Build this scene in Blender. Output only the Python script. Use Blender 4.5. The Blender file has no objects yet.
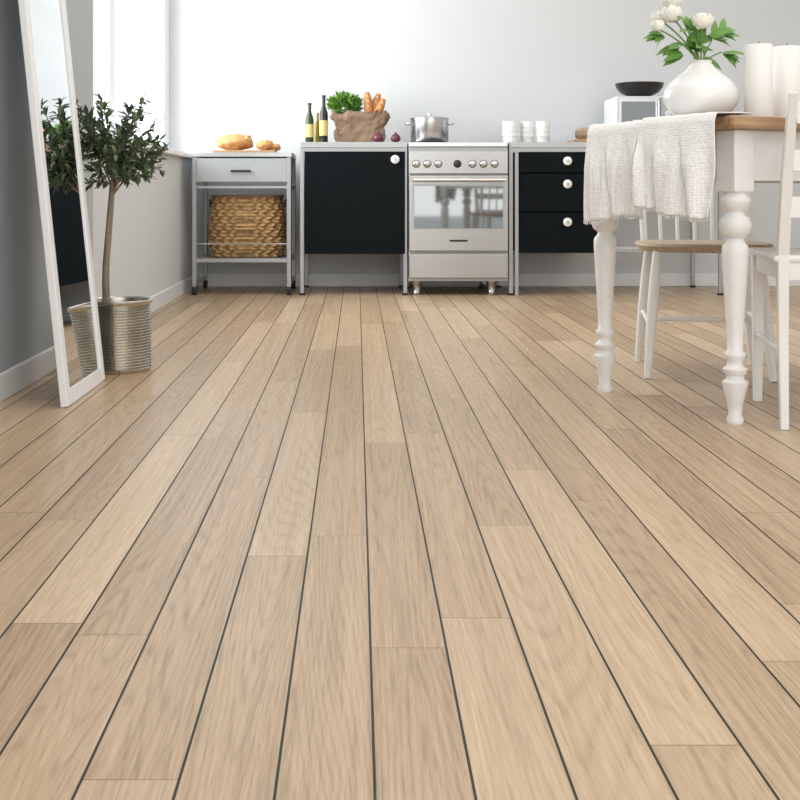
import bpy, bmesh, math, random
from mathutils import Vector, Matrix, noise
random.seed(7)
scene = bpy.context.scene
scene.view_settings.view_transform = 'Standard'
F = 1150.0; VX = 357.0; HY = 192.0; CH = 0.62

# ------------------------------------------------------------ materials
def mat(name, col, rough=0.5, metal=0.0, var=0.05, nscale=20.0, bump=0.0, bscale=60.0, stretch=None, spec=None, trans=0.0, sss=0.0):
    m = bpy.data.materials.new(name); m.use_nodes = True
    nt = m.node_tree; N = nt.nodes; L = nt.links
    b = N['Principled BSDF']
    tc = N.new('ShaderNodeTexCoord')
    mp = N.new('ShaderNodeMapping'); L.new(tc.outputs['Object'], mp.inputs[0])
    if stretch: mp.inputs['Scale'].default_value = stretch
    nz = N.new('ShaderNodeTexNoise'); nz.inputs['Scale'].default_value = nscale; nz.inputs['Detail'].default_value = 4
    L.new(mp.outputs[0], nz.inputs['Vector'])
    mx = N.new('ShaderNodeMix'); mx.data_type = 'RGBA'
    a = [max(0, c*(1-var)) for c in col[:3]]+[1]; c2 = [min(1, c*(1+var)) for c in col[:3]]+[1]
    mx.inputs[6].default_value = a; mx.inputs[7].default_value = c2
    L.new(nz.outputs['Fac'], mx.inputs[0]); L.new(mx.outputs[2], b.inputs['Base Color'])
    b.inputs['Roughness'].default_value = rough; b.inputs['Metallic'].default_value = metal
    if spec is not None: b.inputs['Specular IOR Level'].default_value = spec
    if trans: b.inputs['Transmission Weight'].default_value = trans
    if bump:
        n2 = N.new('ShaderNodeTexNoise'); n2.inputs['Scale'].default_value = bscale; n2.inputs['Detail'].default_value = 5
        L.new(mp.outputs[0], n2.inputs['Vector'])
        bp = N.new('ShaderNodeBump'); bp.inputs['Strength'].default_value = bump; bp.inputs['Distance'].default_value = 0.01
        L.new(n2.outputs['Fac'], bp.inputs['Height']); L.new(bp.outputs[0], b.inputs['Normal'])
    return m

M = {}
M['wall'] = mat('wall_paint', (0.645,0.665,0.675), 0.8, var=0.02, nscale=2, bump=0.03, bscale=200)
M['wall_shaded'] = mat('wall_paint_left_shaded', (0.43,0.455,0.47), 0.8, var=0.02, nscale=2, bump=0.03, bscale=200)  # darker copy of the wall paint: window-wall shade put into the colour
M['ceil'] = mat('ceiling_paint', (0.85,0.85,0.85), 0.9, var=0.01)
M['white'] = mat('white_paint', (0.82,0.83,0.84), 0.4, var=0.02)
M['chwhite'] = mat('white_chair_paint', (0.80,0.80,0.78), 0.4, var=0.04, nscale=30)
M['worn'] = mat('worn_white_paint', (0.80,0.795,0.78), 0.45, var=0.10, nscale=25, bump=0.12, bscale=40)
M['steel'] = mat('brushed_steel', (0.40,0.395,0.385), 0.28, 1.0, var=0.10, nscale=30, stretch=(1,1,40), bump=0.02)
M['steell'] = mat('light_steel', (0.56,0.565,0.57), 0.28, 1.0, var=0.06)
M['alu'] = mat('satin_aluminium', (0.40,0.41,0.42), 0.45, 0.7, var=0.05)
M['alud'] = mat('grey_metal_panel', (0.40,0.42,0.43), 0.4, 0.5, var=0.05)
M['chrome'] = mat('chrome', (0.70,0.70,0.70), 0.12, 1.0, var=0.02)
M['black'] = mat('black_laminate', (0.003,0.0055,0.007), 0.65, var=0.2, spec=0.12)
M['dark'] = mat('dark_rubber', (0.02,0.02,0.02), 0.6)
M['ovglass'] = mat('oven_glass', (0.26,0.27,0.27), 0.04, 0.85, var=0.03)
M['ctop'] = mat('worktop_grey', (0.42,0.44,0.44), 0.35, 0.5, var=0.03)
M['mirror'] = mat('mirror_glass', (0.76,0.79,0.80), 0.01, 1.0, var=0.0)
M['porc'] = mat('white_porcelain', (0.85,0.85,0.84), 0.2, var=0.01)
M['candle'] = mat('candle_wax', (0.86,0.85,0.82), 0.5, var=0.02)
M['leafo'] = mat('olive_leaf', (0.095,0.14,0.07), 0.45, var=0.5, nscale=40)
M['bark'] = mat('olive_bark', (0.25,0.21,0.155), 0.85, var=0.3, nscale=60, bump=0.6, bscale=80)
M['soil'] = mat('soil', (0.05,0.035,0.025), 0.95, var=0.4, bump=1.0, bscale=60)
M['zinc'] = mat('zinc_bucket_metal', (0.50,0.47,0.41), 0.25, 1.0, var=0.25, nscale=12)
M['leafp'] = mat('peony_leaf', (0.13,0.30,0.05), 0.45, var=0.35, nscale=40)
M['stem'] = mat('green_stem', (0.14,0.28,0.06), 0.5)
M['petal'] = mat('peony_petal', (0.88,0.87,0.78), 0.6, var=0.03)
M['bread'] = mat('bread_crust', (0.52,0.27,0.10), 0.6, var=0.45, nscale=25, bump=0.5, bscale=60)
M['breadl'] = mat('bread_flour', (0.80,0.60,0.36), 0.8, var=0.2, nscale=40)
M['paper'] = mat('kraft_paper', (0.27,0.18,0.12), 0.85, var=0.2, nscale=15, bump=1.0, bscale=22)
M['parsley'] = mat('herb_leaf', (0.12,0.28,0.04), 0.5, var=0.5, nscale=50)
M['carrot'] = mat('baguette_crust', (0.50,0.22,0.07), 0.55, var=0.35, nscale=40)
M['onion'] = mat('red_onion_skin', (0.13,0.02,0.045), 0.3, var=0.3, nscale=30)
M['tomato'] = mat('tomato_skin', (0.5,0.06,0.02), 0.25, var=0.1)
M['gbot'] = mat('green_bottle_glass', (0.03,0.06,0.012), 0.08, var=0.1)
M['dbot'] = mat('dark_bottle_glass', (0.010,0.012,0.008), 0.08, var=0.1)
M['oil'] = mat('oil_bottle_glass', (0.30,0.23,0.03), 0.1, var=0.1)
M['label'] = mat('paper_label', (0.60,0.50,0.20), 0.7)
M['bowl'] = mat('black_bowl_glaze', (0.015,0.015,0.018), 0.3)
M['board'] = mat('cutting_board_wood', (0.40,0.25,0.13), 0.5, var=0.15)
M['rope'] = mat('wicker_dark_trim', (0.20,0.12,0.055), 0.8, var=0.3, nscale=60)

def clothmat():
    m = bpy.data.materials.new('crochet_linen'); m.use_nodes=True
    nt=m.node_tree; N=nt.nodes; L=nt.links; b=N['Principled BSDF']
    b.inputs['Roughness'].default_value=0.95
    tc=N.new('ShaderNodeTexCoord')
    v=N.new('ShaderNodeTexVoronoi'); v.inputs['Scale'].default_value=130; L.new(tc.outputs['Object'],v.inputs['Vector'])
    v.inputs['Randomness'].default_value=0.45
    n=N.new('ShaderNodeTexNoise'); n.inputs['Scale'].default_value=30; n.inputs['Detail'].default_value=6; L.new(tc.outputs['Object'],n.inputs['Vector'])
    a=N.new('ShaderNodeMath'); a.operation='MULTIPLY_ADD'; a.inputs[1].default_value=0.5; L.new(v.outputs['Distance'],a.inputs[0]); L.new(n.outputs['Fac'],a.inputs[2])
    bp=N.new('ShaderNodeBump'); bp.inputs['Strength'].default_value=0.65; bp.inputs['Distance'].default_value=0.006; L.new(a.outputs[0],bp.inputs['Height']); L.new(bp.outputs[0],b.inputs['Normal'])
    cr=N.new('ShaderNodeValToRGB'); cr.color_ramp.elements[0].color=(0.90,0.90,0.89,1); cr.color_ramp.elements[1].color=(0.70,0.70,0.69,1); cr.color_ramp.elements[0].position=0.4
    L.new(v.outputs['Distance'],cr.inputs[0]); L.new(cr.outputs[0],b.inputs['Base Color'])
    return m
M['cloth']=clothmat()

def woodmat(name, c1, c2, axis_scale=(40,3,40), rough=0.45):
    m = bpy.data.materials.new(name); m.use_nodes = True
    nt = m.node_tree; N = nt.nodes; L = nt.links; b = N['Principled BSDF']
    tc = N.new('ShaderNodeTexCoord'); mp = N.new('ShaderNodeMapping'); mp.inputs['Scale'].default_value = axis_scale
    L.new(tc.outputs['Object'], mp.inputs[0])
    nz = N.new('ShaderNodeTexNoise'); nz.inputs['Scale'].default_value = 1.0; nz.inputs['Detail'].default_value = 6; nz.inputs['Distortion'].default_value = 0.6
    L.new(mp.outputs[0], nz.inputs['Vector'])
    cr = N.new('ShaderNodeValToRGB'); cr.color_ramp.elements[0].position = 0.3; cr.color_ramp.elements[1].position = 0.7
    cr.color_ramp.elements[0].color = (*c1,1); cr.color_ramp.elements[1].color = (*c2,1)
    L.new(nz.outputs['Fac'], cr.inputs[0]); L.new(cr.outputs[0], b.inputs['Base Color'])
    b.inputs['Roughness'].default_value = rough
    return m
M['ttop'] = woodmat('table_top_wood', (0.24,0.13,0.065), (0.48,0.31,0.17), (3,40,40))
M['seat'] = woodmat('chair_seat_rush', (0.28,0.215,0.14), (0.54,0.44,0.31), (160,160,160))

def wickermat():
    m = bpy.data.materials.new('wicker_weave'); m.use_nodes = True
    nt = m.node_tree; N = nt.nodes; L = nt.links; b = N['Principled BSDF']
    tc = N.new('ShaderNodeTexCoord')
    nz = N.new('ShaderNodeTexNoise'); nz.inputs['Scale'].default_value = 45; nz.inputs['Detail'].default_value = 4
    L.new(tc.outputs['Object'], nz.inputs['Vector'])
    at = N.new('ShaderNodeAttribute'); at.attribute_name = 'weave'
    cr = N.new('ShaderNodeValToRGB')
    cr.color_ramp.elements[0].position = 0.25; cr.color_ramp.elements[0].color = (0.12,0.065,0.022,1)
    cr.color_ramp.elements[1].position = 0.95; cr.color_ramp.elements[1].color = (0.60,0.37,0.15,1)
    ad = N.new('ShaderNodeMath'); ad.operation = 'MULTIPLY_ADD'; ad.inputs[1].default_value = 0.5
    L.new(at.outputs['Fac'], ad.inputs[0])
    m2 = N.new('ShaderNodeMath'); m2.operation = 'MULTIPLY'; m2.inputs[1].default_value = 0.75
    L.new(nz.outputs['Fac'], m2.inputs[0]); L.new(m2.outputs[0], ad.inputs[2])
    L.new(ad.outputs[0], cr.inputs[0]); L.new(cr.outputs[0], b.inputs['Base Color'])
    b.inputs['Roughness'].default_value = 0.75
    return m
M['wicker'] = wickermat()

# ------------------------------------------------------------ helpers
def link(o, parent=None):
    scene.collection.objects.link(o)
    if parent is not None: o.parent = parent
    return o
def group(name, loc=(0,0,0), rz=0.0, ry=0.0):
    e = bpy.data.objects.new(name, None); e.empty_display_size = 0.1
    e.location = loc; e.rotation_euler = (0, ry, rz); return link(e)
def finish(bm, name, m, parent=None, smooth=False, loc=(0,0,0), bevel=0.0, bseg=2, rot=None):
    me = bpy.data.meshes.new(name); bmesh.ops.recalc_face_normals(bm, faces=bm.faces)
    bm.to_mesh(me); bm.free()
    if smooth:
        for p in me.polygons: p.use_smooth = True
    if m is not None: me.materials.append(m)
    o = bpy.data.objects.new(name, me); o.location = loc
    if rot: o.rotation_euler = rot
    link(o, parent)
    if bevel:
        md = o.modifiers.new('bevel', 'BEVEL'); md.width = bevel; md.segments = bseg; md.limit_method = 'ANGLE'
    return o
def box(name, lo, hi, m, parent=None, bevel=0.0, rot=None):
    c = [(a+b)/2 for a,b in zip(lo,hi)]; s = [abs(b-a) for a,b in zip(lo,hi)]
    bm = bmesh.new(); bmesh.ops.create_cube(bm, size=1.0)
    for v in bm.verts: v.co = Vector((v.co.x*s[0], v.co.y*s[1], v.co.z*s[2]))
    return finish(bm, name, m, parent, loc=c, bevel=bevel, rot=rot)
def lathe(name, prof, m, parent=None, loc=(0,0,0), seg=40, rot=None, smooth=True, ripple=None):
    bm = bmesh.new(); rings = []
    for (r,z) in prof:
        if r < 1e-5: rings.append([bm.verts.new((0,0,z))])
        else: rings.append([bm.verts.new((r*math.cos(2*math.pi*i/seg), r*math.sin(2*math.pi*i/seg), z)) for i in range(seg)])
    for a,b in zip(rings, rings[1:]):
        for i in range(seg):
            j=(i+1)%seg
            if len(a)==1 and len(b)==1: continue
            if len(a)==1: bm.faces.new((a[0], b[i], b[j]))
            elif len(b)==1: bm.faces.new((a[i], a[j], b[0]))
            else: bm.faces.new((a[i],a[j],b[j],b[i]))
    if len(rings[0])>1: bm.faces.new(rings[0])
    if len(rings[-1])>1: bm.faces.new(rings[-1])
    o = finish(bm, name, m, parent, smooth=smooth, loc=loc, rot=rot)
    md = o.modifiers.new('es','EDGE_SPLIT'); md.split_angle = math.radians(50)
    return o
def tube(name, pts, r, m, parent=None, radii=None, res=3, smooth=False):
    cu = bpy.data.curves.new(name, 'CURVE'); cu.dimensions='3D'
    cu.bevel_depth = r; cu.bevel_resolution = res; cu.use_fill_caps = True
    sp = cu.splines.new('NURBS' if smooth else 'POLY'); sp.points.add(len(pts)-1)
    for i,p in enumerate(pts):
        sp.points[i].co = (*p,1)
        sp.points[i].radius = radii[i] if radii else 1.0
    if smooth: sp.use_endpoint_u = True; sp.order_u = min(4,len(pts))
    cu.materials.append(m)
    return link(bpy.data.objects.new(name, cu), parent)
def blob(name, c, s, m, parent=None, rot=None, amp=0.0, nf=10):
    bm = bmesh.new(); bmesh.ops.create_uvsphere(bm, u_segments=28, v_segments=16, radius=1.0)
    for v in bm.verts:
        n = v.co.normalized()
        k = 1+amp*noise.noise(n*nf*0.3+Vector(c)*7)
        v.co = Vector((v.co.x*s[0]*k, v.co.y*s[1]*k, v.co.z*s[2]*k))
    return finish(bm, name, m, parent, smooth=True, loc=c, rot=rot)
def leaf(bm, p, d, n, L, Wd, bend=0.2):
    d = d.normalized(); s = d.cross(n)
    if s.length < 1e-3: s = d.cross(Vector((1,0,0.3)))
    s.normalize(); n = s.cross(d).normalized()
    prof = [(0,0.08),(0.2,0.75),(0.45,1.0),(0.72,0.75),(1.0,0.03)]
    prev=None
    for t,w in prof:
        c = p + d*(L*t) - n*(bend*L*t*t)
        a = bm.verts.new(c - s*(Wd*0.5*w) + n*(Wd*0.12*w)); mid = bm.verts.new(c); b = bm.verts.new(c + s*(Wd*0.5*w)+ n*(Wd*0.12*w))
        if prev:
            bm.faces.new((prev[0],prev[1],mid,a)); bm.faces.new((prev[1],prev[2],b,mid))
        prev=(a,mid,b)
def rv(): 
    while True:
        v = Vector((random.uniform(-1,1),random.uniform(-1,1),random.uniform(-1,1)))
        if 0.05 < v.length < 1: return v
def raw_finish(bm, name, m, parent, loc=(0,0,0)):
    me = bpy.data.meshes.new(name); bm.to_mesh(me); bm.free()
    for p in me.polygons: p.use_smooth=True
    me.materials.append(m); o = bpy.data.objects.new(name, me); o.location=loc
    return link(o,parent)

# ------------------------------------------------------------ room shell
YB = 7.55; XL = -1.06; XR = 4.2; Y0 = -1.6; H = 2.75
box('wall_back', (-1.5,YB,0), (XR+0.2,YB+0.2,H), M['wall'])
box('wall_right', (XR,Y0,0), (XR+0.2,YB,H), M['wall'])
WY = 4.62; SZ = 0.83
g = group('wall_left', (XL,3,0))
def wl(n,lo,hi,m): 
    return box(n,(lo[0]-XL,lo[1]-3,lo[2]),(hi[0]-XL,hi[1]-3,hi[2]),m,g)
wl('wall_left_solid',(XL-0.3,Y0,0),(XL,WY,H),M['wall_shaded'])
wl('wall_left_below_window',(XL-0.3,WY,0),(XL,YB,SZ),M['wall'])
wl('wall_left_above_window',(XL-0.3,WY,2.45),(XL,YB,H),M['wall'])
box('ceiling', (-1.5,Y0,H), (XR+0.2,YB+0.2,H+0.1), M['ceil'])
# window in left wall
g = group('window_1', (XL-0.2, (WY+YB)/2, 0))
wc = (WY+YB)/2
def wb(n,y0,y1,z0,z1,x0=-0.02,x1=0.03): box(n,(x0,y0-wc,z0),(x1,y1-wc,z1),M['white'],g,bevel=0.004)
wb('sill',WY,YB,SZ,SZ+0.03,-0.03,0.235)
wb('frame_bottom',WY,YB,SZ+0.03,SZ+0.09); wb('frame_top',WY,YB,2.38,2.45)
for i,(y,wd) in enumerate([(WY,0.10),(5.72,0.12),(6.50,0.04),(YB-0.22,0.22)]):
    wb(f'mullion_{i+1}', y, y+wd, SZ+0.09, 2.38)
# baseboards
def bboard(name, lo, hi): 
    return box(name, lo, hi, M['white'], bevel=0.006)
bboard('baseboard_left',(XL,Y0,0),(XL+0.014,YB,0.085))
bboard('baseboard_back',(XL+0.016,YB-0.014,0),(XR,YB,0.085))
bboard('baseboard_right',(XR-0.014,Y0,0),(XR,YB-0.016,0.085))

# ------------------------------------------------------------ floor (individual planks in one mesh)
def floormat():
    m = bpy.data.materials.new('oak_plank'); m.use_nodes = True
    nt = m.node_tree; N = nt.nodes; L = nt.links; b = N['Principled BSDF']
    tc = N.new('ShaderNodeTexCoord'); at = N.new('ShaderNodeAttribute'); at.attribute_name='rnd'
    sc = N.new('ShaderNodeVectorMath'); sc.operation='SCALE'; sc.inputs['Scale'].default_value = 37.0
    L.new(at.outputs['Vector'], sc.inputs[0])
    ad = N.new('ShaderNodeVectorMath'); ad.operation='ADD'; L.new(tc.outputs['Object'], ad.inputs[0]); L.new(sc.outputs[0], ad.inputs[1])
    def mapping(s):
        mp = N.new('ShaderNodeMapping'); mp.inputs['Scale'].default_value = s; L.new(ad.outputs[0], mp.inputs[0]); return mp.outputs[0]
    # fine pores
    n1 = N.new('ShaderNodeTexNoise'); n1.inputs['Scale'].default_value=1; n1.inputs['Detail'].default_value=4; n1.inputs['Roughness'].default_value=0.75
    L.new(mapping((330,11,1)), n1.inputs['Vector'])
    # broad straight grain
    n2 = N.new('ShaderNodeTexNoise'); n2.inputs['Scale'].default_value=1; n2.inputs['Detail'].default_value=6; n2.inputs['Roughness'].default_value=0.6
    L.new(mapping((95,1.2,1)), n2.inputs['Vector'])
    # cathedral contour lines (elongated, so mostly straight with a few arches)
    n3 = N.new('ShaderNodeTexNoise'); n3.inputs['Scale'].default_value=1; n3.inputs['Detail'].default_value=0.3
    L.new(mapping((10,0.55,1)), n3.inputs['Vector'])
    mu = N.new('ShaderNodeMath'); mu.operation='MULTIPLY'; mu.inputs[1].default_value=185
    jit = N.new('ShaderNodeMath'); jit.operation='MULTIPLY_ADD'; jit.inputs[1].default_value=0.014
    L.new(n1.outputs['Fac'], jit.inputs[0]); L.new(n3.outputs['Fac'], jit.inputs[2]); L.new(jit.outputs[0], mu.inputs[0])
    si = N.new('ShaderNodeMath'); si.operation='SINE'; L.new(mu.outputs[0], si.inputs[0])
    mr = N.new('ShaderNodeMapRange'); mr.inputs['From Min'].default_value=-1; mr.inputs['From Max'].default_value=1
    L.new(si.outputs[0], mr.inputs['Value'])
    pw = N.new('ShaderNodeMath'); pw.operation='POWER'; pw.inputs[1].default_value=3.5; L.new(mr.outputs[0], pw.inputs[0])
    # large blotch
    n4 = N.new('ShaderNodeTexNoise'); n4.inputs['Scale'].default_value=1; n4.inputs['Detail'].default_value=2
    L.new(mapping((10,1.2,1)), n4.inputs['Vector'])
    def madd(a, k, c):
        x = N.new('ShaderNodeMath'); x.operation='MULTIPLY_ADD'; x.inputs[1].default_value=k
        L.new(a, x.inputs[0])
        if isinstance(c,(int,float)): x.inputs[2].default_value=c
        else: L.new(c, x.inputs[2])
        return x.outputs[0]
    v = madd(n1.outputs['Fac'], 0.85, -0.44)
    v = madd(n2.outputs['Fac'], 0.70, v)
    v = madd(pw.outputs[0], -0.12, v)
    v = madd(n4.outputs['Fac'], 0.2, v)
    sep = N.new('ShaderNodeSeparateColor'); L.new(at.outputs['Color'], sep.inputs[0])
    v = madd(sep.outputs[2], 0.34, v)
    cr = N.new('ShaderNodeValToRGB'); e = cr.color_ramp.elements
    e[0].position=0.08; e[0].color=(0.24,0.158,0.088,1)
    e[1].position=0.92; e[1].color=(0.665,0.505,0.338,1)
    k = cr.color_ramp.elements.new(0.45); k.color=(0.45,0.32,0.20,1)
    L.new(v, cr.inputs[0]); L.new(cr.outputs[0], b.inputs['Base Color'])
    b.inputs['Roughness'].default_value=0.34; b.inputs['Specular IOR Level'].default_value=0.45
    bp = N.new('ShaderNodeBump'); bp.inputs['Strength'].default_value=0.10; bp.inputs['Distance'].default_value=0.0015
    L.new(v, bp.inputs['Height']); L.new(bp.outputs[0], b.inputs['Normal'])
    return m
M['floor'] = floormat()
M['groove'] = mat('dark_groove', (0.035,0.045,0.036), 0.7)
PW=0.1030; X0=0.0184; GAP=0.0033; PL=1.28
known={0:1.564,1:1.674,2:2.14,3:1.289,-1:2.073,-2:1.959,-3:1.213,-4:1.61,4:2.31,5:2.80}
bm = bmesh.new(); cl = bm.loops.layers.color.new('rnd')
def quad(x0,x1,y0,y1,z,mi,col):
    vs=[bm.verts.new(p) for p in ((x0,y0,z),(x1,y0,z),(x1,y1,z),(x0,y1,z))]
    f=bm.faces.new(vs); f.material_index=mi
    for l in f.loops: l[cl]=col
quad(-1.4,XR+0.2,Y0,YB+0.1,-0.0012,1,(0,0,0,1))
k0=int(math.floor((XL-X0)/PW))-1; k1=int(math.ceil((XR-X0)/PW))
rr = random.Random(3)
for k in range(k0,k1+1):
    xa=max(X0+k*PW+GAP/2,-1.4); xb=X0+(k+1)*PW-GAP/2
    off = known.get(k, rr.uniform(0,PL))
    y = off - PL*math.ceil((off-Y0)/PL)
    while y < YB:
        ya=max(y+0.0005,Y0); yb=min(y+PL-0.0005,YB+0.05)
        if yb>ya: quad(xa,xb,ya,yb,0,0,(rr.random(),rr.random(),rr.random(),1))
        y+=PL
me=bpy.data.meshes.new('floor'); bm.to_mesh(me); bm.free()
me.materials.append(M['floor']); me.materials.append(M['groove'])
link(bpy.data.objects.new('floor',me))

# ------------------------------------------------------------ kitchen run (front plane Y=6.9)
YF=6.9; S=F/YF
kx=lambda p:(p-VX)/S
kz=lambda p:CH-(p-HY)/S
CT=kz(142)
def counter(name, pa, pb, cab=None):
    xa,xb=kx(pa),kx(pb); g=group(name,(xa,YF,0)); w=xb-xa
    box('worktop',(0,0,CT-0.035),(w,0.6,CT),M['ctop'],g,bevel=0.003)
    t=0.024
    for i,(x,y) in enumerate([(0,0.0),(w-t,0.0),(0,0.57),(w-t,0.57)]):
        box(f'leg_{i+1}',(x,y,0.012),(x+t,y+t,CT-0.035),M['alu'],g,bevel=0.002)
        lathe(f'foot_{i+1}',[(0.018,0),(0.018,0.012),(0.006,0.014)],M['dark'],g,(x+t/2,y+t/2,0),seg=16)
    box('rail_front',(t,0.0,CT-0.062),(w-t,0.02,CT-0.036),M['alu'],g)
    box('rail_back',(t,0.575,CT-0.062),(w-t,0.595,CT-0.036),M['alu'],g)
    return g,xa,w
def knobpull(g,n,x,y,z):
    lathe(n,[(0.001,0),(0.012,0),(0.012,0.012),(0.026,0.016),(0.026,0.026),(0.023,0.029),(0,0.029)],M['porc'],g,(x,y,z),seg=24,rot=(math.pi/2,0,0))
    lathe(n+'_center',[(0.001,0.0),(0.009,0.0),(0.009,0.003),(0,0.003)],M['steel'],g,(x,y-0.029,z),seg=16,rot=(math.pi/2,0,0))
g,xa,w=counter('kitchen_counter',300,407.3)
box('cabinet_body',(kx(304.5)-xa,0.02,kz(254)),(kx(403)-xa,0.56,kz(151.5)),M['black'],g,bevel=0.002)
box('cabinet_door',(kx(304.5)-xa,-0.004,kz(254)),(kx(405)-xa,0.018,kz(151.5)),M['black'],g,bevel=0.002)
knobpull(g,'door_knob',kx(395)-xa,0.0,kz(159.5))
g,xa,w=counter('kitchen_counter',509,723)
for i,(a,b2) in enumerate([(151.5,172.5),(174,211.5),(213,253)]):
    box(f'drawer_{i+1}',(kx(519.5)-xa,0.0,kz(b2)),(kx(599)-xa,0.018,kz(a)),M['black'],g,bevel=0.002)
    knobpull(g,f'knob_{i+1}',kx(567)-xa,0.0,kz([161,184,222][i]))
box('drawer_body',(kx(519.5)-xa,0.02,kz(253)),(kx(599)-xa,0.56,kz(151.5)),M['black'],g)
box('upright_left',(kx(515)-xa,0.0,0.0),(kx(518.5)-xa,0.022,CT-0.06),M['alu'],g)
box('upright_divider',(kx(600)-xa,0.0,0.0),(kx(603)-xa,0.02,CT-0.06),M['alu'],g)
for i in range(9):
    y=0.03+i*0.06
    tube(f'shelf_wire_{i+1}',[(kx(602)-xa,y,0.27),(w-0.02,y,0.27)],0.004,M['chrome'],g)
box('rail_low',(kx(602)-xa,0.0,0.262),(w-0.02,0.014,0.28),M['alu'],g)

# stove
xc=(kx(408.5)+kx(507.5))/2; g=group('kitchen_stove',(xc,YF,0)); hw=(kx(507.5)-kx(408.5))/2
x=lambda p:kx(p)-xc
box('body',(-hw,-0.005,kz(281)),(hw,0.59,CT-0.03),M['alud'],g)
box('hob_top',(-hw,-0.02,CT-0.03),(hw,0.59,CT-0.002),M['steell'],g,bevel=0.004)
for i,(bx,by) in enumerate([(-0.15,0.15),(0.15,0.15),(-0.15,0.42),(0.15,0.42)]):
    lathe(f'burner_{i+1}',[(0,-0.002),(0.10,-0.002),(0.10,0.0),(0.04,0.001),(0,0.001)],M['dark'],g,(bx,by,CT),seg=24)
box('control_panel',(-hw,-0.03,kz(174)),(hw,-0.005,kz(151)),M['steel'],g,bevel=0.004)
for i,p in enumerate([416,427,438,457,472,483,494]):
    lathe(f'knob_{i+1}_ring',[(0.024,0),(0.024,0.002),(0,0.002)],M['dark'],g,(x(p),-0.03,kz(164)),seg=20,rot=(math.pi/2,0,0))
    lathe(f'knob_{i+1}',[(0.020,0),(0.020,0.006),(0.016,0.008),(0.015,0.03),(0.012,0.032),(0,0.032)],M['steell'] if p!=457 else M['dark'],g,(x(p),-0.032,kz(164)),seg=20,rot=(math.pi/2,0,0))
box('oven_door',(-hw,-0.04,kz(251)),(hw,-0.006,kz(175.5)),M['steel'],g,bevel=0.005)
box('oven_window_frame',(x(411.5),-0.043,kz(229)),(x(504.5),-0.04,kz(184)),M['alud'],g,bevel=0.001)
box('oven_window',(x(414),-0.045,kz(228)),(x(502),-0.042,kz(186)),M['ovglass'],g)
tube('oven_handle',[(x(412),-0.085,kz(180)),(x(504),-0.085,kz(180))],0.011,M['chrome'],g)
for i,p in enumerate([418,497]): tube(f'handle_mount_{i}',[(x(p),-0.04,kz(180)),(x(p),-0.085,kz(180))],0.008,M['steel'],g)
box('badge',(x(449),-0.043,kz(241.5)),(x(467),-0.039,kz(239.5)),M['dark'],g)
box('storage_drawer',(-hw,-0.035,kz(278)),(hw,-0.006,kz(253.5)),M['steel'],g,bevel=0.005)
for i,(p,y) in enumerate([(417,0.03),(492,0.03),(417,0.5),(492,0.5)]):
    lathe(f'foot_{i+1}',[(0.032,0),(0.034,0.01),(0.024,0.02),(0.024,0.07),(0.030,0.075),(0.030,kz(281))],M['steel'],g,(x(p),y,0),seg=20)

# trolley
xc=kx(241); g=group('kitchen_trolley',(xc,YF,0)); a=kx(192)-xc; b2=kx(291)-xc; t=0.026
for i,(xx,yy) in enumerate([(a,0),(b2-t,0),(a,0.5),(b2-t,0.5)]):
    box(f'post_{i+1}',(xx,yy,0.055),(xx+t,yy+t,kz(155)),M['alu'],g,bevel=0.003)
    lathe(f'caster_{i+1}',[(0.001,-0.012),(0.026,-0.012),(0.028,-0.008),(0.028,0.008),(0.026,0.012),(0,0.012)],M['dark'],g,(xx+t/2,yy+t/2,0.028),seg=20,rot=(0,math.pi/2,0))
    box(f'caster_fork_{i+1}',(xx+0.002,yy,0.03),(xx+t-0.002,yy+t,0.058),M['steel'],g)
box('top_tray',(a-0.006,-0.008,kz(157)),(b2+0.006,0.53,kz(152.5)),M['steell'],g,bevel=0.003)
box('drawer_front',(a+t,0.002,kz(182)),(b2-t,0.02,kz(158)),M['alud'],g,bevel=0.003)
box('drawer_box',(a+t,0.02,kz(181)),(b2-t,0.5,kz(158)),M['alud'],g)
tube('drawer_handle',[(xx2,-0.02,kz(171)) for xx2 in (-0.06,0.06)],0.007,M['dark'],g)
for i,xx in enumerate([-0.055,0.055]): tube(f'handle_stub_{i}',[(xx,0.004,kz(171)),(xx,-0.02,kz(171))],0.005,M['dark'],g)
for i,z in enumerate([kz(186),kz(259),kz(283)]):
    hgt=0.014 if i!=1 else 0.02
    if i!=2: box(f'rail_front_{i}',(a+t,0.004,z-hgt),(b2-t,0.018,z),M['alu'],g)
    box(f'rail_left_{i}',(a+0.004,t,z-hgt),(a+0.018,0.5,z),M['alu'],g)
    box(f'rail_right_{i}',(b2-0.018,t,z-hgt),(b2-0.004,0.5,z),M['alu'],g)
    if i!=2: box(f'rail_back_{i}',(a+t,0.508,z-hgt),(b2-t,0.52,z),M['alu'],g)
box('shelf',(a+0.015,0.015,kz(260)),(b2-0.015,0.51,kz(259)+0.002),M['alud'],g)
tube('guard_rail',[(a+t,0.01,kz(244)),(b2-t,0.01,kz(244))],0.003,M['chrome'],g)

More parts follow.
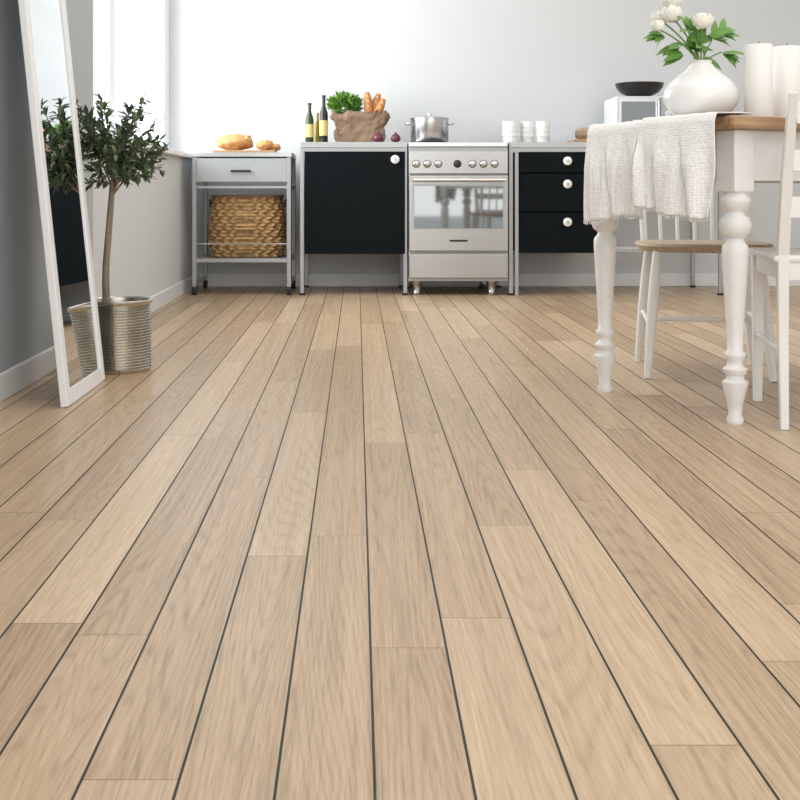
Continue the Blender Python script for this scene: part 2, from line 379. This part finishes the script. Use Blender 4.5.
# wicker basket (real woven relief)
def basket():
    g=group('wicker_basket',(kx(244),YF+0.26,kz(259)+0.0045))
    bm=bmesh.new(); wl_=bm.loops.layers.float_color.new('weave') if hasattr(bm.loops.layers,'float_color') else bm.loops.layers.color.new('weave')
    n=256; rows=100; Hh=0.37; vals={}; rings=[]
    for r in range(rows+1):
        t=r/rows; z=Hh*t; ring=[]
        wx=0.200+0.026*math.sin(math.pi*min(1,t*0.9+0.1)); wy=0.17+0.02*math.sin(math.pi*t)
        for i in range(n):
            a=2*math.pi*i/n; c,s=math.cos(a),math.sin(a)
            e=0.45
            x_=math.copysign(abs(c)**e,c)*wx; y_=math.copysign(abs(s)**e,s)*wy
            row=t*18; sgn=1 if int(row)%2==0 else -1
            arc=math.atan2(y_,x_)
            ph=arc*26+sgn*(row%1)*2.2+int(row)*1.3
            wv=math.sin(ph)*0.5+0.5
            zz=math.sqrt(abs(math.sin(math.pi*row)))
            off=0.010*(wv*zz)+0.004*noise.noise(Vector((x_*30,y_*30,z*30)))
            v=bm.verts.new((x_*(1+off/0.2),y_*(1+off/0.17),z)); vals[v]=wv*zz; ring.append(v)
        rings.append(ring)
    for A,B in zip(rings,rings[1:]):
        for i in range(n):
            j=(i+1)%n; f=bm.faces.new((A[i],A[j],B[j],B[i]))
            for l in f.loops: q=vals[l.vert]; l[wl_]=(q,q,q,1)
    bm.faces.new(rings[0])
    raw_finish(bm,'woven_body',M['wicker'],g)
    def rim(nm,z,k):
        pts=[]
        for i in range(49):
            a=2*math.pi*i/48; c,s=math.cos(a),math.sin(a)
            pts.append((math.copysign(abs(c)**0.45,c)*0.212*k,math.copysign(abs(s)**0.45,s)*0.174*k,z))
        tube(nm,pts,0.010,M['rope'],g)
    rim('rim_top',0.37,1.0); rim('rim_inner',0.36,0.96)
    for sx in (-1,1):
        tube(f'handle_{sx}',[(sx*0.222,-0.05,0.30),(sx*0.234,-0.04,0.34),(sx*0.236,0.0,0.355),(sx*0.234,0.04,0.34),(sx*0.222,0.05,0.30)],0.006,M['rope'],g,smooth=True)
basket()

# bread on trolley
sc=F/(YF+0.2); zt0=kz(152.5)+0.0006
g=group('bread_board',((247-VX)/sc,YF+0.17,zt0)); box('board',(-0.185,-0.165,0),(0.185,0.165,0.014),M['board'],g,bevel=0.003)
zt0+=0.0145
g=group('bread_loaf',((235-VX)/sc,YF+0.2,zt0))
blob('loaf',(0,0,0.053),(0.112,0.078,0.052),M['bread'],g,amp=0.25)
for i in range(4):
    blob(f'score_{i}',(-0.06+i*0.04,-0.015,0.094-abs(i-1.5)*0.009),(0.010,0.045,0.010),M['breadl'],g,rot=(0,0,0.5))
for k,(px,r,yy) in enumerate([(265,0.050,0.12),(274,0.038,0.26)]):
    g=group('bread_roll',((px-VX)/(F/(YF+yy)),YF+yy,zt0))
    blob('roll',(0,0,r*0.66),(r*1.1,r,r*0.66),M['bread'],g,amp=0.2)
    blob('score',(0,0,r*1.22),(r*0.6,r*0.15,r*0.12),M['breadl'],g,rot=(0,0,0.4))

# ------------------------------------------------------------ items on counter
YI=7.12; SI=F/YI; ZC=CT+0.0005
ix=lambda p:(p-VX)/SI
iz=lambda p:CH-(p-HY)/SI
def bottle(name,px,r,top,m,neck=0.35,label=True,cap='dark',dy=0):
    h=iz(top)-ZC; g=group(name,(ix(px),YI+dy,ZC)); nr=r*neck
    lathe('glass',[(0,0),(r*0.9,0),(r,0.006),(r,h*0.56),(r*0.9,h*0.64),(nr*1.3,h*0.74),(nr,h*0.8),(nr,h*0.95),(nr*1.25,h*0.955),(nr*1.25,h*0.975),(0,h*0.975)],m,g,seg=24)
    lathe('cap',[(nr*1.15,h*0.95),(nr*1.15,h),(0,h)],M[cap],g,seg=20)
    if label: lathe('label',[(r*1.01,h*0.15),(r*1.02,h*0.16),(r*1.02,h*0.46),(r*1.01,h*0.47)],M['label'],g,seg=24)
bottle('olive_oil_bottle',309.5,0.026,103,M['gbot'],neck=0.42)
bottle('olive_oil_bottle',317,0.019,112,M['oil'],label=False,cap='steel',dy=0.07,neck=0.45)
bottle('wine_bottle',324,0.026,96,M['dbot'],dy=-0.06,neck=0.42)
# paper bag
bxp=360
g=group('paper_grocery_bag',(ix(bxp),YI+0.07,ZC))
bm=bmesh.new(); rings=[]; n=80
for r in range(21):
    t=r/20; z=0.195*t; ring=[]
    wx=0.140+0.028*t+ (0.010*math.sin(t*9)); wy=0.09+0.012*t
    for i in range(n):
        a=2*math.pi*i/n; c,s=math.cos(a),math.sin(a)
        p=Vector((math.copysign(abs(c)**0.5,c)*wx,math.copysign(abs(s)**0.5,s)*wy,z))
        k=1+ (0.14*noise.noise(p*16)+0.10*noise.noise(p*38))*min(1,t*4)
        zz=z+ (0.04*noise.noise(Vector((c*3,s*3,5))) if r>=17 else 0)
        ring.append(bm.verts.new((p.x*k,p.y*k,max(0,zz))))
    rings.append(ring)
for A,B in zip(rings,rings[1:]):
    for i in range(n): bm.faces.new((A[i],A[(i+1)%n],B[(i+1)%n],B[i]))
bm.faces.new(rings[0])
me_o=raw_finish(bm,'bag',M['paper'],g); md=me_o.modifiers.new('s','SOLIDIFY'); md.thickness=0.002
for p in me_o.data.polygons: p.use_smooth=False
bm=bmesh.new()
for i in range(560):
    v=rv(); p=Vector((-0.095,0,0.245))+Vector((v.x*0.095,v.y*0.08,v.z*0.06))
    d=(v+Vector((0,0,0.5))); leaf(bm,p,d,rv(),random.uniform(0.02,0.04),random.uniform(0.014,0.022),0.3)
raw_finish(bm,'herbs',M['parsley'],g)
for i in range(10):
    tube(f'herb_stem_{i}',[(-0.06+random.uniform(-0.03,0.03),random.uniform(-0.03,0.03),0.08),(-0.09+random.uniform(-0.05,0.05),random.uniform(-0.04,0.04),0.23)],0.002,M['stem'],g)
for i,(px,py,rz) in enumerate([(367,90,-0.10),(379,91,0.30),(384,97,0.45),(373,98,0.1)]):
    tx=ix(px)-ix(bxp); tz=iz(py)-ZC-0.01; dy=(-0.03,0.0,-0.05,0.04)[i]
    b0=Vector((tx-rz*0.18,dy,tz-0.18)); b1=Vector((tx,dy,tz))
    tube(f'baguette_{i+1}',[b0.lerp(b1,k/6) for k in range(7)],0.027,M['carrot'],g,radii=[1,1,1,1,1,0.9,0.5],res=6,smooth=True)
    for q in range(3): blob(f'baguette_{i+1}_score_{q}',tuple(b0.lerp(b1,0.52+q*0.17)+Vector((0,-0.024,0))),(0.010,0.004,0.004),M['breadl'],g,rot=(0,0.6,0))
for px,r in ((378,0.033),(395,0.030)):
    g=group('red_onion',(ix(px),YI-0.13,ZC))
    lathe('bulb',[(0,0),(r*0.5,0.002),(r*0.9,r*0.4),(r,r*0.85),(r*0.85,r*1.35),(r*0.45,r*1.7),(r*0.15,r*1.95),(0.003,r*2.2),(0,r*2.2)],M['onion'],g,seg=28)
# pot
g=group('cooking_pot',(ix(429.5),YI,ZC)); r=0.118; h=iz(120)-ZC
lathe('body',[(0,0),(r-0.008,0),(r,0.008),(r,h),(r+0.004,h+0.002),(r+0.004,h+0.006),(0,h+0.006)],M['steell'],g,(0,0,0.0015),seg=48)
lathe('lid',[(r+0.003,0),(r+0.003,0.006),(r*0.8,0.014),(r*0.4,0.018),(0,0.020)],M['steell'],g,(0,0,h+0.004),seg=48)
lathe('lid_knob',[(0.006,0),(0.006,0.010),(0.018,0.013),(0.018,0.019),(0,0.022)],M['chrome'],g,(0,0,h+0.022),seg=20)
for sx in (-1,1):
    tube(f'handle_{sx}',[(sx*r,-0.035,h-0.03),(sx*(r+0.03),-0.03,h-0.022),(sx*(r+0.034),0,h-0.02),(sx*(r+0.03),0.03,h-0.022),(sx*r,0.035,h-0.03)],0.006,M['chrome'],g,smooth=True)
for px,dy in ((510.5,0),(528,0.03),(543,0.0)):
    g=group('stacked_cup',(ix(px),YI+dy,ZC)); r=0.053 if px<520 else 0.045; h=iz(121.5)-ZC
    prof=[(0,0),(r*0.84,0),(r*0.86,0.003)]
    for k in range(3):
        prof+=[(r*(0.90+0.02*k),h*(0.3+k*0.22)),(r*(0.97),h*(0.32+k*0.22)),(r*0.97,h*(0.36+k*0.22))]
    prof+=[(r*0.95,h*0.83),(r,h),(r-0.004,h),(r*0.75,h*0.3),(0,h*0.28)]
    lathe('cups',prof,M['porc'],g,seg=32)
g=group('cutting_board',(ix(583),YI-0.05,ZC)); box('board',(-0.09,-0.12,0),(0.09,0.12,0.018),M['board'],g,bevel=0.005)
for px,r in ((579,0.024),(588,0.028)):
    g=group('tomato',(ix(px),YI-0.08,ZC+0.0185)); lathe('fruit',[(0,0.002),(r*0.6,0),(r,r*0.7),(r*0.95,r*1.1),(r*0.5,r*1.55),(0.003,r*1.5),(0,r*1.48)],M['tomato'],g,seg=24)
# microwave with bowl
g=group('microwave_oven',(ix(642),YI+0.1,ZC)); s2=F/(YI+0.1); hwm=0.172; zt=CH+(HY-98)/s2-ZC
box('case',(-hwm,-0.15,0.012),(hwm,0.2,zt),M['white'],g,bevel=0.012)
box('door',(-hwm+0.008,-0.165,0.02),(hwm*0.55,-0.15,zt-0.008),M['steell'],g,bevel=0.004)
box('door_glass',(-hwm+0.03,-0.168,0.05),(hwm*0.5-0.02,-0.164,zt-0.035),M['ovglass'],g)
box('panel',(hwm*0.58,-0.163,0.02),(hwm-0.008,-0.15,zt-0.008),M['alud'],g,bevel=0.003)
tube('door_handle',[(hwm*0.48,-0.185,0.05),(hwm*0.48,-0.185,zt-0.04)],0.006,M['chrome'],g)
for i in range(2): lathe(f'dial_{i}',[(0.02,0),(0.018,0.016),(0,0.016)],M['chrome'],g,(hwm*0.79,-0.163,0.09+0.09*i),seg=20,rot=(math.pi/2,0,0))
for i,(fx,fy) in enumerate([(-.14,-.12),(.14,-.12),(-.14,.16),(.14,.16)]): lathe(f'foot_{i}',[(0.012,0),(0.012,0.014),(0,0.014)],M['dark'],g,(fx,fy,0),seg=12)
g=group('serving_bowl',(ix(640)*1.012,YI+0.1,ZC+zt+0.0005)); r=0.150; h=0.090
lathe('bowl',[(0,0),(0.06,0),(0.065,0.008),(r*0.78,h*0.35),(r*0.95,h*0.7),(r,h),(r-0.006,h),(r*0.86,h*0.7),(r*0.6,h*0.3),(0,0.014)],M['bowl'],g,seg=48)

# ------------------------------------------------------------ leaning mirror
th=math.atan(0.105)
g=group('leaning_floor_mirror',(-0.829,3.545,0.0026),ry=-th); hwid=0.245; HL=1.80; fw=0.043
box('backing',(-0.021,-hwid+0.01,0.01),(-0.010,hwid-0.01,HL-0.01),M['white'],g)
box('glass',(-0.010,-hwid+fw-0.004,fw-0.004),(-0.006,hwid-fw+0.004,HL-fw+0.004),M['mirror'],g)
box('frame_near',(-0.022,-hwid,0),(0,-hwid+fw,HL),M['white'],g,bevel=0.003)
box('frame_far',(-0.022,hwid-fw,0),(0,hwid,HL),M['white'],g,bevel=0.003)
box('frame_bottom',(-0.022,-hwid+fw,0),(-0.001,hwid-fw,fw),M['white'],g)
box('frame_top',(-0.022,-hwid+fw,HL-fw),(-0.001,hwid-fw,HL),M['white'],g)

# ------------------------------------------------------------ olive tree
g=group('potted_olive_tree',(-0.825,4.0,0.0)); R=0.106; Hb=0.248
prof=[(0,0.0),(R*0.97,0.0),(R,0.006)]
nr=22
for i in range(nr*4+1):
    t=i/(nr*4); prof.append((R*(1.0)+0.0028*math.sin(2*math.pi*t*nr) ,0.012+t*(Hb-0.03)))
prof+=[(R+0.006,Hb-0.012),(R+0.006,Hb-0.002),(R+0.002,Hb),(R-0.004,Hb-0.004),(R-0.006,Hb-0.03),(0,Hb-0.03)]
lathe('bucket',prof,M['zinc'],g,seg=64)
lathe('soil',[(R-0.008,Hb-0.03),(R-0.01,Hb-0.024),(0.03,Hb-0.018),(0,Hb-0.016)],M['soil'],g)
tr=[(-0.045,0,Hb-0.03),(-0.052,0.0,0.32),(-0.045,0.005,0.42),(-0.035,0,0.52),(-0.03,0.003,0.60),(-0.025,0,0.66)]
tube('trunk',tr,0.0125,M['bark'],g,radii=[1.15,1,0.95,0.9,0.85,0.7],smooth=True)
tube('trunk_braid',[(-0.035,-0.008,Hb-0.03),(-0.058,-0.006,0.31),(-0.038,-0.008,0.40),(-0.045,-0.006,0.50),(-0.025,-0.005,0.60),(-0.025,0,0.66)],0.0075,M['bark'],g,smooth=True)
bm=bmesh.new(); rb=random.Random(11)
base=Vector((-0.025,0,0.64)); cen=Vector((-0.012,0,0.80))
nb=46
for i in range(nb):
    a=2*math.pi*i*0.618; el=rb.uniform(-0.85,1.0)
    rad=0.165*math.sqrt(max(0.05,1-(el*0.8)**2))
    tip=cen+Vector((math.cos(a)*rad,math.sin(a)*rad*0.9,el*0.19))*rb.uniform(0.75,1.08)
    st=base+Vector((0,0,rb.uniform(-0.04,0.12)))
    mid=st.lerp(tip,0.5)+Vector((rb.uniform(-.02,.02),rb.uniform(-.02,.02),0.035))
    pts=[]
    for k in range(9):
        t=k/8; pts.append(st*(1-t)**2+mid*2*t*(1-t)+tip*t*t)
    tube(f'branch_{i+1}',pts,0.0026,M['bark'],g,radii=[1.4-1.0*k/8 for k in range(9)],res=1)
    for k in range(34):
        t=0.26+0.74*k/33; p=st*(1-t)**2+mid*2*t*(1-t)+tip*t*t
        d=(tip-st).normalized()
        v=Vector((rb.uniform(-1,1),rb.uniform(-1,1),rb.uniform(-1,1)))
        dd=d*0.6+v.normalized()*0.9+Vector((0,0,0.1))
        leaf(bm,p,dd,Vector((rb.uniform(-.5,.5),rb.uniform(-.5,.5),1)),rb.uniform(0.028,0.046),rb.uniform(0.012,0.017),rb.uniform(0,0.3))
raw_finish(bm,'leaves',M['leafo'],g)

# ------------------------------------------------------------ dining table
ang=math.atan2(0.438,0.898); TT=0.82
g=group('dining_table',(1.015,3.087,0),rz=ang)
box('table_top',(-0.078,-0.078,TT-0.034),(1.5,0.61,TT),M['ttop'],g,bevel=0.010)
LG=1.38; LW=0.552
box('apron_end',(-0.012,0.03,0.65),(0.012,LW-0.03,TT-0.034),M['worn'],g,bevel=0.002)
box('apron_end_far',(LG-0.012,0.03,0.65),(LG+0.012,LW-0.03,TT-0.034),M['worn'],g,bevel=0.002)
box('apron_side',(0.03,-0.02,0.65),(LG-0.03,0.004,TT-0.034),M['worn'],g,bevel=0.002)
box('apron_side_far',(0.03,LW-0.004,0.65),(LG-0.03,LW+0.02,TT-0.034),M['worn'],g,bevel=0.002)
lp=[(0,0),(0.021,0),(0.023,0.012),(0.017,0.022),(0.020,0.05),(0.029,0.085),(0.034,0.105),(0.034,0.112),(0.024,0.118),(0.023,0.128),
    (0.031,0.136),(0.032,0.146),(0.022,0.154),(0.020,0.168),(0.028,0.18),(0.028,0.188),(0.0205,0.196),(0.022,0.24),(0.027,0.32),(0.032,0.40),(0.035,0.455),
    (0.034,0.475),(0.024,0.488),(0.023,0.496),(0.036,0.506),(0.042,0.522),(0.043,0.535),(0.036,0.552),(0.024,0.560),(0.023,0.568),(0.033,0.576),(0.040,0.594),(0.040,0.602),(0.030,0.612),(0.028,0.622),(0,0.622)]
for i,(lx,ly) in enumerate([(0,0),(0,LW),(LG,0),(LG,LW)]):
    lathe(f'leg_turned_{i+1}',lp,M['worn'],g,(lx,ly,0),seg=36)
    box(f'leg_block_{i+1}',(lx-0.035,ly-0.035,0.62),(lx+0.035,ly+0.035,TT-0.034),M['worn'],g,bevel=0.004)

def drape(name,v0,v1,topin,drop,seed,m=M['cloth'],lift=0.0,out=0.0,amp=1.0,tilt=0.0):
    gg=group(name,(1.015,3.087,0),rz=ang); bm=bmesh.new(); rr=random.Random(seed)
    nu,nv=100,60; grid=[]; edge=-0.080-out; z0=TT+0.003+lift; ph=rr.uniform(0,6)
    tot=topin+drop
    W_=lambda s,d: 0.017*amp+amp*(0.016*math.sin(s*15+ph+1.2*d*8)+0.007*math.sin(s*37+ph*2+d*6))*min(1,d/0.15)
    dz=lambda s: 0.010*math.sin(s*4+ph)-0.004*abs(math.sin(s*28))+tilt*(s-0.5)
    for j in range(nv+1):
        l=tot*j/nv; row=[]
        for i in range(nu+1):
            s=i/nu; v=v0+(v1-v0)*s
            if l<=topin: x_=edge+topin-l; z_=z0+0.0008*math.sin(s*30+l*40)
            else:
                d=l-topin; arc=min(1,d/0.02); x_=edge-0.008*math.sin(arc*math.pi/2); z_=z0-d if d>0.006 else z0-d*0.6
                k=min(1,d/0.12)
                x_-= k*W_(s,d); z_+= k*dz(s)
                v+= k*0.012*math.sin(s*11+d*12+ph)
            row.append(bm.verts.new((x_,v,z_)))
        grid.append(row)
    for j in range(nv):
        for i in range(nu): bm.faces.new((grid[j][i],grid[j][i+1],grid[j+1][i+1],grid[j+1][i]))
    o=raw_finish(bm,'linen',m,gg); md=o.modifiers.new('s','SOLIDIFY'); md.thickness=0.003; md.offset=1
    bm=bmesh.new()
    for i in range(90):
        s=i/89; v=v0+(v1-v0)*s+0.012*math.sin(s*11+drop*12+ph)
        x_=edge-0.008-W_(s,drop); z_=z0-drop+dz(s)
        leaf(bm,Vector((x_,v,z_+0.003)),Vector((rr.uniform(-.1,.1),rr.uniform(-.15,.15),-1)),Vector((-1,0,0)),0.013,0.0045,0)
    raw_finish(bm,'fringe',m,gg)
drape('table_linen',0.275,0.520,0.30,0.280,1,amp=0.75)
drape('table_linen',-0.045,0.246,0.12,0.262,5,lift=0.0045,out=0.024,tilt=0.012)

# vase of peonies
zt=TT+0.0115
YV=3.33; SV=F/YV
vxp=lambda p:(p-VX)/SV
vz=lambda p:CH-(p-HY)/SV
vc=Vector((vxp(701),YV,0))
g=group('flower_vase',(vc.x,YV,zt))
hV=vz(61)-zt; r=0.107
prof=[(0,0),(0.055,0),(0.06,0.004),(0.085,0.018),(0.102,0.042),(r,0.062),(0.104,0.082),(0.092,0.102),(0.070,0.122),(0.046,0.140),(0.034,0.155),(0.029,hV-0.008),(0.032,hV),(0.028,hV),(0.024,hV-0.01),(0.022,0.15),(0,0.14)]
lathe('vase',prof,M['porc'],g,seg=56)
rf=random.Random(5)
def L2(px,py,dy): return Vector((vxp(px)-vc.x,dy,vz(py)-zt))
def peony(i,px,py,dy,R,full):
    c=L2(px,py,dy)
    base=Vector((0,0,hV-0.03)); 
    mid=base.lerp(c,0.5)+Vector((0,0,0.03))
    tube(f'stem_{i}',[base,Vector((0,0,hV+0.005)),mid,c-Vector((0,0,R*0.5))],0.0025,M['stem'],g,smooth=True)
    bm=bmesh.new(); bmesh.ops.create_uvsphere(bm,u_segments=16,v_segments=10,radius=R*0.62)
    for v in bm.verts: v.co+=c
    layers=[(6,0.25,0.72),(8,0.55,0.86),(9,0.9,1.0)] if full else [(5,0.2,0.7),(6,0.45,0.8)]
    for n,open_,sc in layers:
        for k in range(n):
            a=2*math.pi*k/n+rf.uniform(-.2,.2)+open_*3
            rows=[]
            for u in range(7):
                t=u/6; th_=-1.25+t*(2.5-open_*1.1); row=[]
                wdt=0.9*math.sin(math.pi*(0.12+0.80*t))*0.75
                for w in range(-3,4):
                    aa=a+w/3*wdt*0.75
                    rad=R*sc*(1+0.05*math.sin(w*2+u)+rf.uniform(-.02,.02)); 
                    row.append(bm.verts.new(c+Vector((math.cos(aa)*math.cos(th_)*rad,math.sin(aa)*math.cos(th_)*rad,math.sin(th_)*rad*0.95))))
                rows.append(row)
            for A,B in zip(rows,rows[1:]):
                for w in range(6): bm.faces.new((A[w],A[w+1],B[w+1],B[w]))
    raw_finish(bm,f'peony_{i}',M['petal'],g)
peony(1,656,26,-0.02,0.024,False); peony(2,672,12,0.0,0.032,True); peony(3,699,21,-0.03,0.031,True); peony(4,676,-4,0.03,0.035,True); peony(5,664,14,0.04,0.026,True)
bm=bmesh.new()
for (px,py,dx,dz,n) in [(666,34,-1,.0,6),(680,46,-.7,-.1,7),(710,40,.8,.5,7),(720,55,1,-.1,7),(706,57,.4,-.6,6),(690,32,-.2,.6,7),(718,36,.8,.3,6),(682,56,-.8,-.3,6),(700,44,0,.1,8),(690,48,0,0,8)]:
    p=L2(px,py,rf.uniform(-.03,.03))
    for k in range(n):
        d=Vector((dx+rf.uniform(-.7,.7),rf.uniform(-.7,.5),dz+rf.uniform(-.6,.6)))
        leaf(bm,p,d,Vector((rf.uniform(-.6,.6),-0.7,0.8)),rf.uniform(0.045,0.068),rf.uniform(0.022,0.032),rf.uniform(0.1,.4))
raw_finish(bm,'peony_leaves',M['leafp'],g)
for i,(px,py) in enumerate([(685,45),(712,40),(722,52),(690,30)]):
    tube(f'leaf_stem_{i}',[(0,0,hV-0.03),(0,0,hV+0.005),L2(px,py,0)],0.002,M['stem'],g,smooth=True)
# candles
for px,Y,top,rr_ in ((758.5,3.25,45,0.0385),(786.5,3.32,47,0.040)):
    s3=F/Y; g=group('pillar_candle',((px-VX)/s3,Y,TT+0.0005)); h=CH+(HY-top)/s3-TT
    lathe('wax',[(0,0),(rr_-0.002,0),(rr_,0.003),(rr_,h-0.004),(rr_-0.004,h),(rr_*0.6,h-0.003),(0,h-0.005)],M['candle'],g,seg=40)
    tube('wick',[(0,0,h-0.006),(0.001,0,h+0.006),(0.003,0,h+0.010)],0.0012,M['dark'],g)

# ------------------------------------------------------------ chairs
def chair(loc,rz,seatm,sw=0.42,sd=0.40,splay=0.03,nsp=7,sq=False,lean=0.14):
    """local: back at +y, front at -y"""
    g=group('dining_chair',(*loc,0),rz=rz); zs=0.447
    bm=bmesh.new(); n=48; top=[];bot=[];midr=[]
    for i in range(n):
        a=2*math.pi*i/n; c,s=math.cos(a),math.sin(a)
        x_=math.copysign(abs(c)**0.55,c)*sw/2*(1-0.08*(s>0)*abs(s)); y_=math.copysign(abs(s)**0.55,s)*sd/2
        top.append(bm.verts.new((x_*0.97,y_*0.97,zs))); midr.append(bm.verts.new((x_,y_,zs-0.008))); bot.append(bm.verts.new((x_*0.92,y_*0.92,zs-0.028)))
    bm.faces.new(top); bm.faces.new(bot)
    for A,B in ((top,midr),(midr,bot)):
        for i in range(n): bm.faces.new((A[i],A[(i+1)%n],B[(i+1)%n],B[i]))
    finish(bm,'seat',seatm,g)
    zb=zs-0.026; feet=[]
    for i,(sx,sy) in enumerate([(-1,-1),(1,-1),(-1,1),(1,1)]):
        t=Vector((sx*(sw/2-0.06),sy*(sd/2-0.055),zb)); f=Vector((sx*(sw/2-0.06+splay),sy*(sd/2-0.055+splay*1.1),0.0)); feet.append((t,f))
        d=t-f; L_=d.length; q=Vector((0,0,1)).rotation_difference(d.normalized()).to_euler()
        lp2=[(0,0),(0.011,0),(0.012,0.01),(0.0165,L_*0.35),(0.018,L_*0.6),(0.017,L_*0.8),(0.013,L_),(0,L_)]
        lathe(f'leg_{i+1}',lp2,M['chwhite'],g,f+Vector((0,0,0.002)),seg=20,rot=q)
    at=lambda k,z:(feet[k][1].lerp(feet[k][0],z/zb))
    tube('stretcher_left',[at(0,0.17),at(2,0.19)],0.008,M['chwhite'],g); tube('stretcher_right',[at(1,0.17),at(3,0.19)],0.008,M['chwhite'],g)
    tube('stretcher_mid',[at(0,0.17).lerp(at(2,0.19),.5),at(1,0.17).lerp(at(3,0.19),.5)],0.008,M['chwhite'],g)
    yb=sd/2-0.03; ht=0.85-zs
    for i in range(nsp):
        s=-1+2*i/(nsp-1); x0_=s*(sw/2-0.045); yo=yb-0.03*(s*s)
        pr=0.0065 if 0<i<nsp-1 else 0.013
        tube(f'spindle_{i+1}',[(x0_,yo,zs-0.01),(x0_*1.05,yo+lean*0.5,zs+ht*0.5),(x0_*1.12,yo+lean,zs+ht)],pr,M['chwhite'],g)
    rail=[]
    for i in range(13):
        s=-1+2*i/12; rail.append((s*(sw/2-0.01),yb-0.03*s*s+lean,zs+ht))
    bm=bmesh.new(); prev=None
    for p in rail:
        vs=[bm.verts.new((p[0],p[1]+dy,p[2]+dz)) for dy,dz in ((-0.009,-0.035),(0.009,-0.035),(0.012,0.035),(-0.006,0.035))]
        if prev:
            for k in range(4): bm.faces.new((prev[k],prev[(k+1)%4],vs[(k+1)%4],vs[k]))
        else: bm.faces.new(vs)
        prev=vs
    bm.faces.new(prev); finish(bm,'top_rail',M['chwhite'],g,bevel=0.006)
chair((1.19,3.97),math.radians(-9),M['seat'],sw=0.45,sd=0.41,splay=0.035,lean=0.08)

# near chair: square posts, back toward the camera
def chair2(loc,rz):
    g=group('dining_chair',(*loc,0),rz=rz)   # local front = +y, back posts at y=0
    zs=0.455; w=0.42; d=0.38; m=M['chwhite']
    def post(nm,pts,t0):
        bm=bmesh.new(); prev=None
        for (p,t) in pts:
            vs=[bm.verts.new((p[0]+a*t/2,p[1]+b*t/2,p[2])) for a,b in ((-1,-1),(1,-1),(1,1),(-1,1))]
            if prev:
                for k in range(4): bm.faces.new((prev[k],prev[(k+1)%4],vs[(k+1)%4],vs[k]))
            else: bm.faces.new(vs)
            prev=vs
        bm.faces.new(prev); finish(bm,nm,m,g,bevel=0.004)
    for nm,x_ in (('back_post_left',0.0),('back_post_right',w)):
        post(nm,[((x_,-0.02,0),0.022),((x_,0.0,0.25),0.027),((x_,0.0,zs),0.030),((x_,-0.06,0.68),0.028),((x_,-0.14,0.87),0.022)],0)
    for nm,x_ in (('front_leg_left',0.0),('front_leg_right',w)):
        post(nm,[((x_,d+0.012,0),0.024),((x_,d,zs-0.02),0.036)],0)
    box('seat',(-0.025,-0.015,zs-0.02),(w+0.025,d+0.035,zs),m,g,bevel=0.008)
    box('apron_left',(-0.008,0.01,zs-0.065),(0.008,d-0.01,zs-0.02),m,g); box('apron_right',(w-0.008,0.01,zs-0.065),(w+0.008,d-0.01,zs-0.02),m,g)
    box('apron_front',(0.01,d-0.008,zs-0.065),(w-0.01,d+0.008,zs-0.02),m,g); box('apron_back',(0.01,-0.008,zs-0.065),(w-0.01,0.008,zs-0.02),m,g)
    for i,(z,y) in enumerate([(0.58,-0.034),(0.70,-0.068),(0.82,-0.119)]):
        box(f'back_slat_{i+1}',(0.01,y-0.008,z-0.028),(w-0.01,y+0.008,z+0.028),m,g,bevel=0.003)
    tube('stretcher_left',[(0,-0.005,0.2),(0,d,0.2)],0.009,m,g); tube('stretcher_right',[(w,-0.005,0.2),(w,d,0.2)],0.009,m,g)
chair2((1.118,3.02),math.radians(-10))

# ------------------------------------------------------------ lights
def area(name,loc,rot,sx,sy,P,col=(1,1,1)):
    l=bpy.data.lights.new(name,'AREA'); l.shape='RECTANGLE'; l.size=sx; l.size_y=sy; l.energy=P; l.color=col
    o=bpy.data.objects.new(name,l); o.location=loc; o.rotation_euler=rot; return link(o)
area('ceiling_fill_added',(1.5,2.8,2.7),(0,0,0),4.4,6.5,86,(1,0.99,0.97))  # added overhead fill for soft light, no lamp fitting here
area('window_daylight',(-1.6,6.1,1.65),(0,math.radians(-90),0),1.5,2.8,110,(0.96,0.985,1.0))
area('rear_fill_added',(1.2,-1.5,1.4),(math.radians(90),0,0),4.5,2.2,60,(1,0.99,0.97))  # added fill from the open end behind the camera, no window there
w=bpy.data.worlds.new('world'); scene.world=w; w.use_nodes=True
bg=w.node_tree.nodes['Background']; bg.inputs[0].default_value=(0.95,0.98,1.0,1); bg.inputs[1].default_value=1.1

# ------------------------------------------------------------ camera
cam=bpy.data.cameras.new('camera'); cam.sensor_width=36; cam.lens=36*F/800
cam.shift_x=(400-VX)/800; cam.shift_y=(HY-400)/800
co=bpy.data.objects.new('camera',cam); co.location=(0,0,CH); co.rotation_euler=(math.pi/2,0,0)
link(co); scene.camera=co
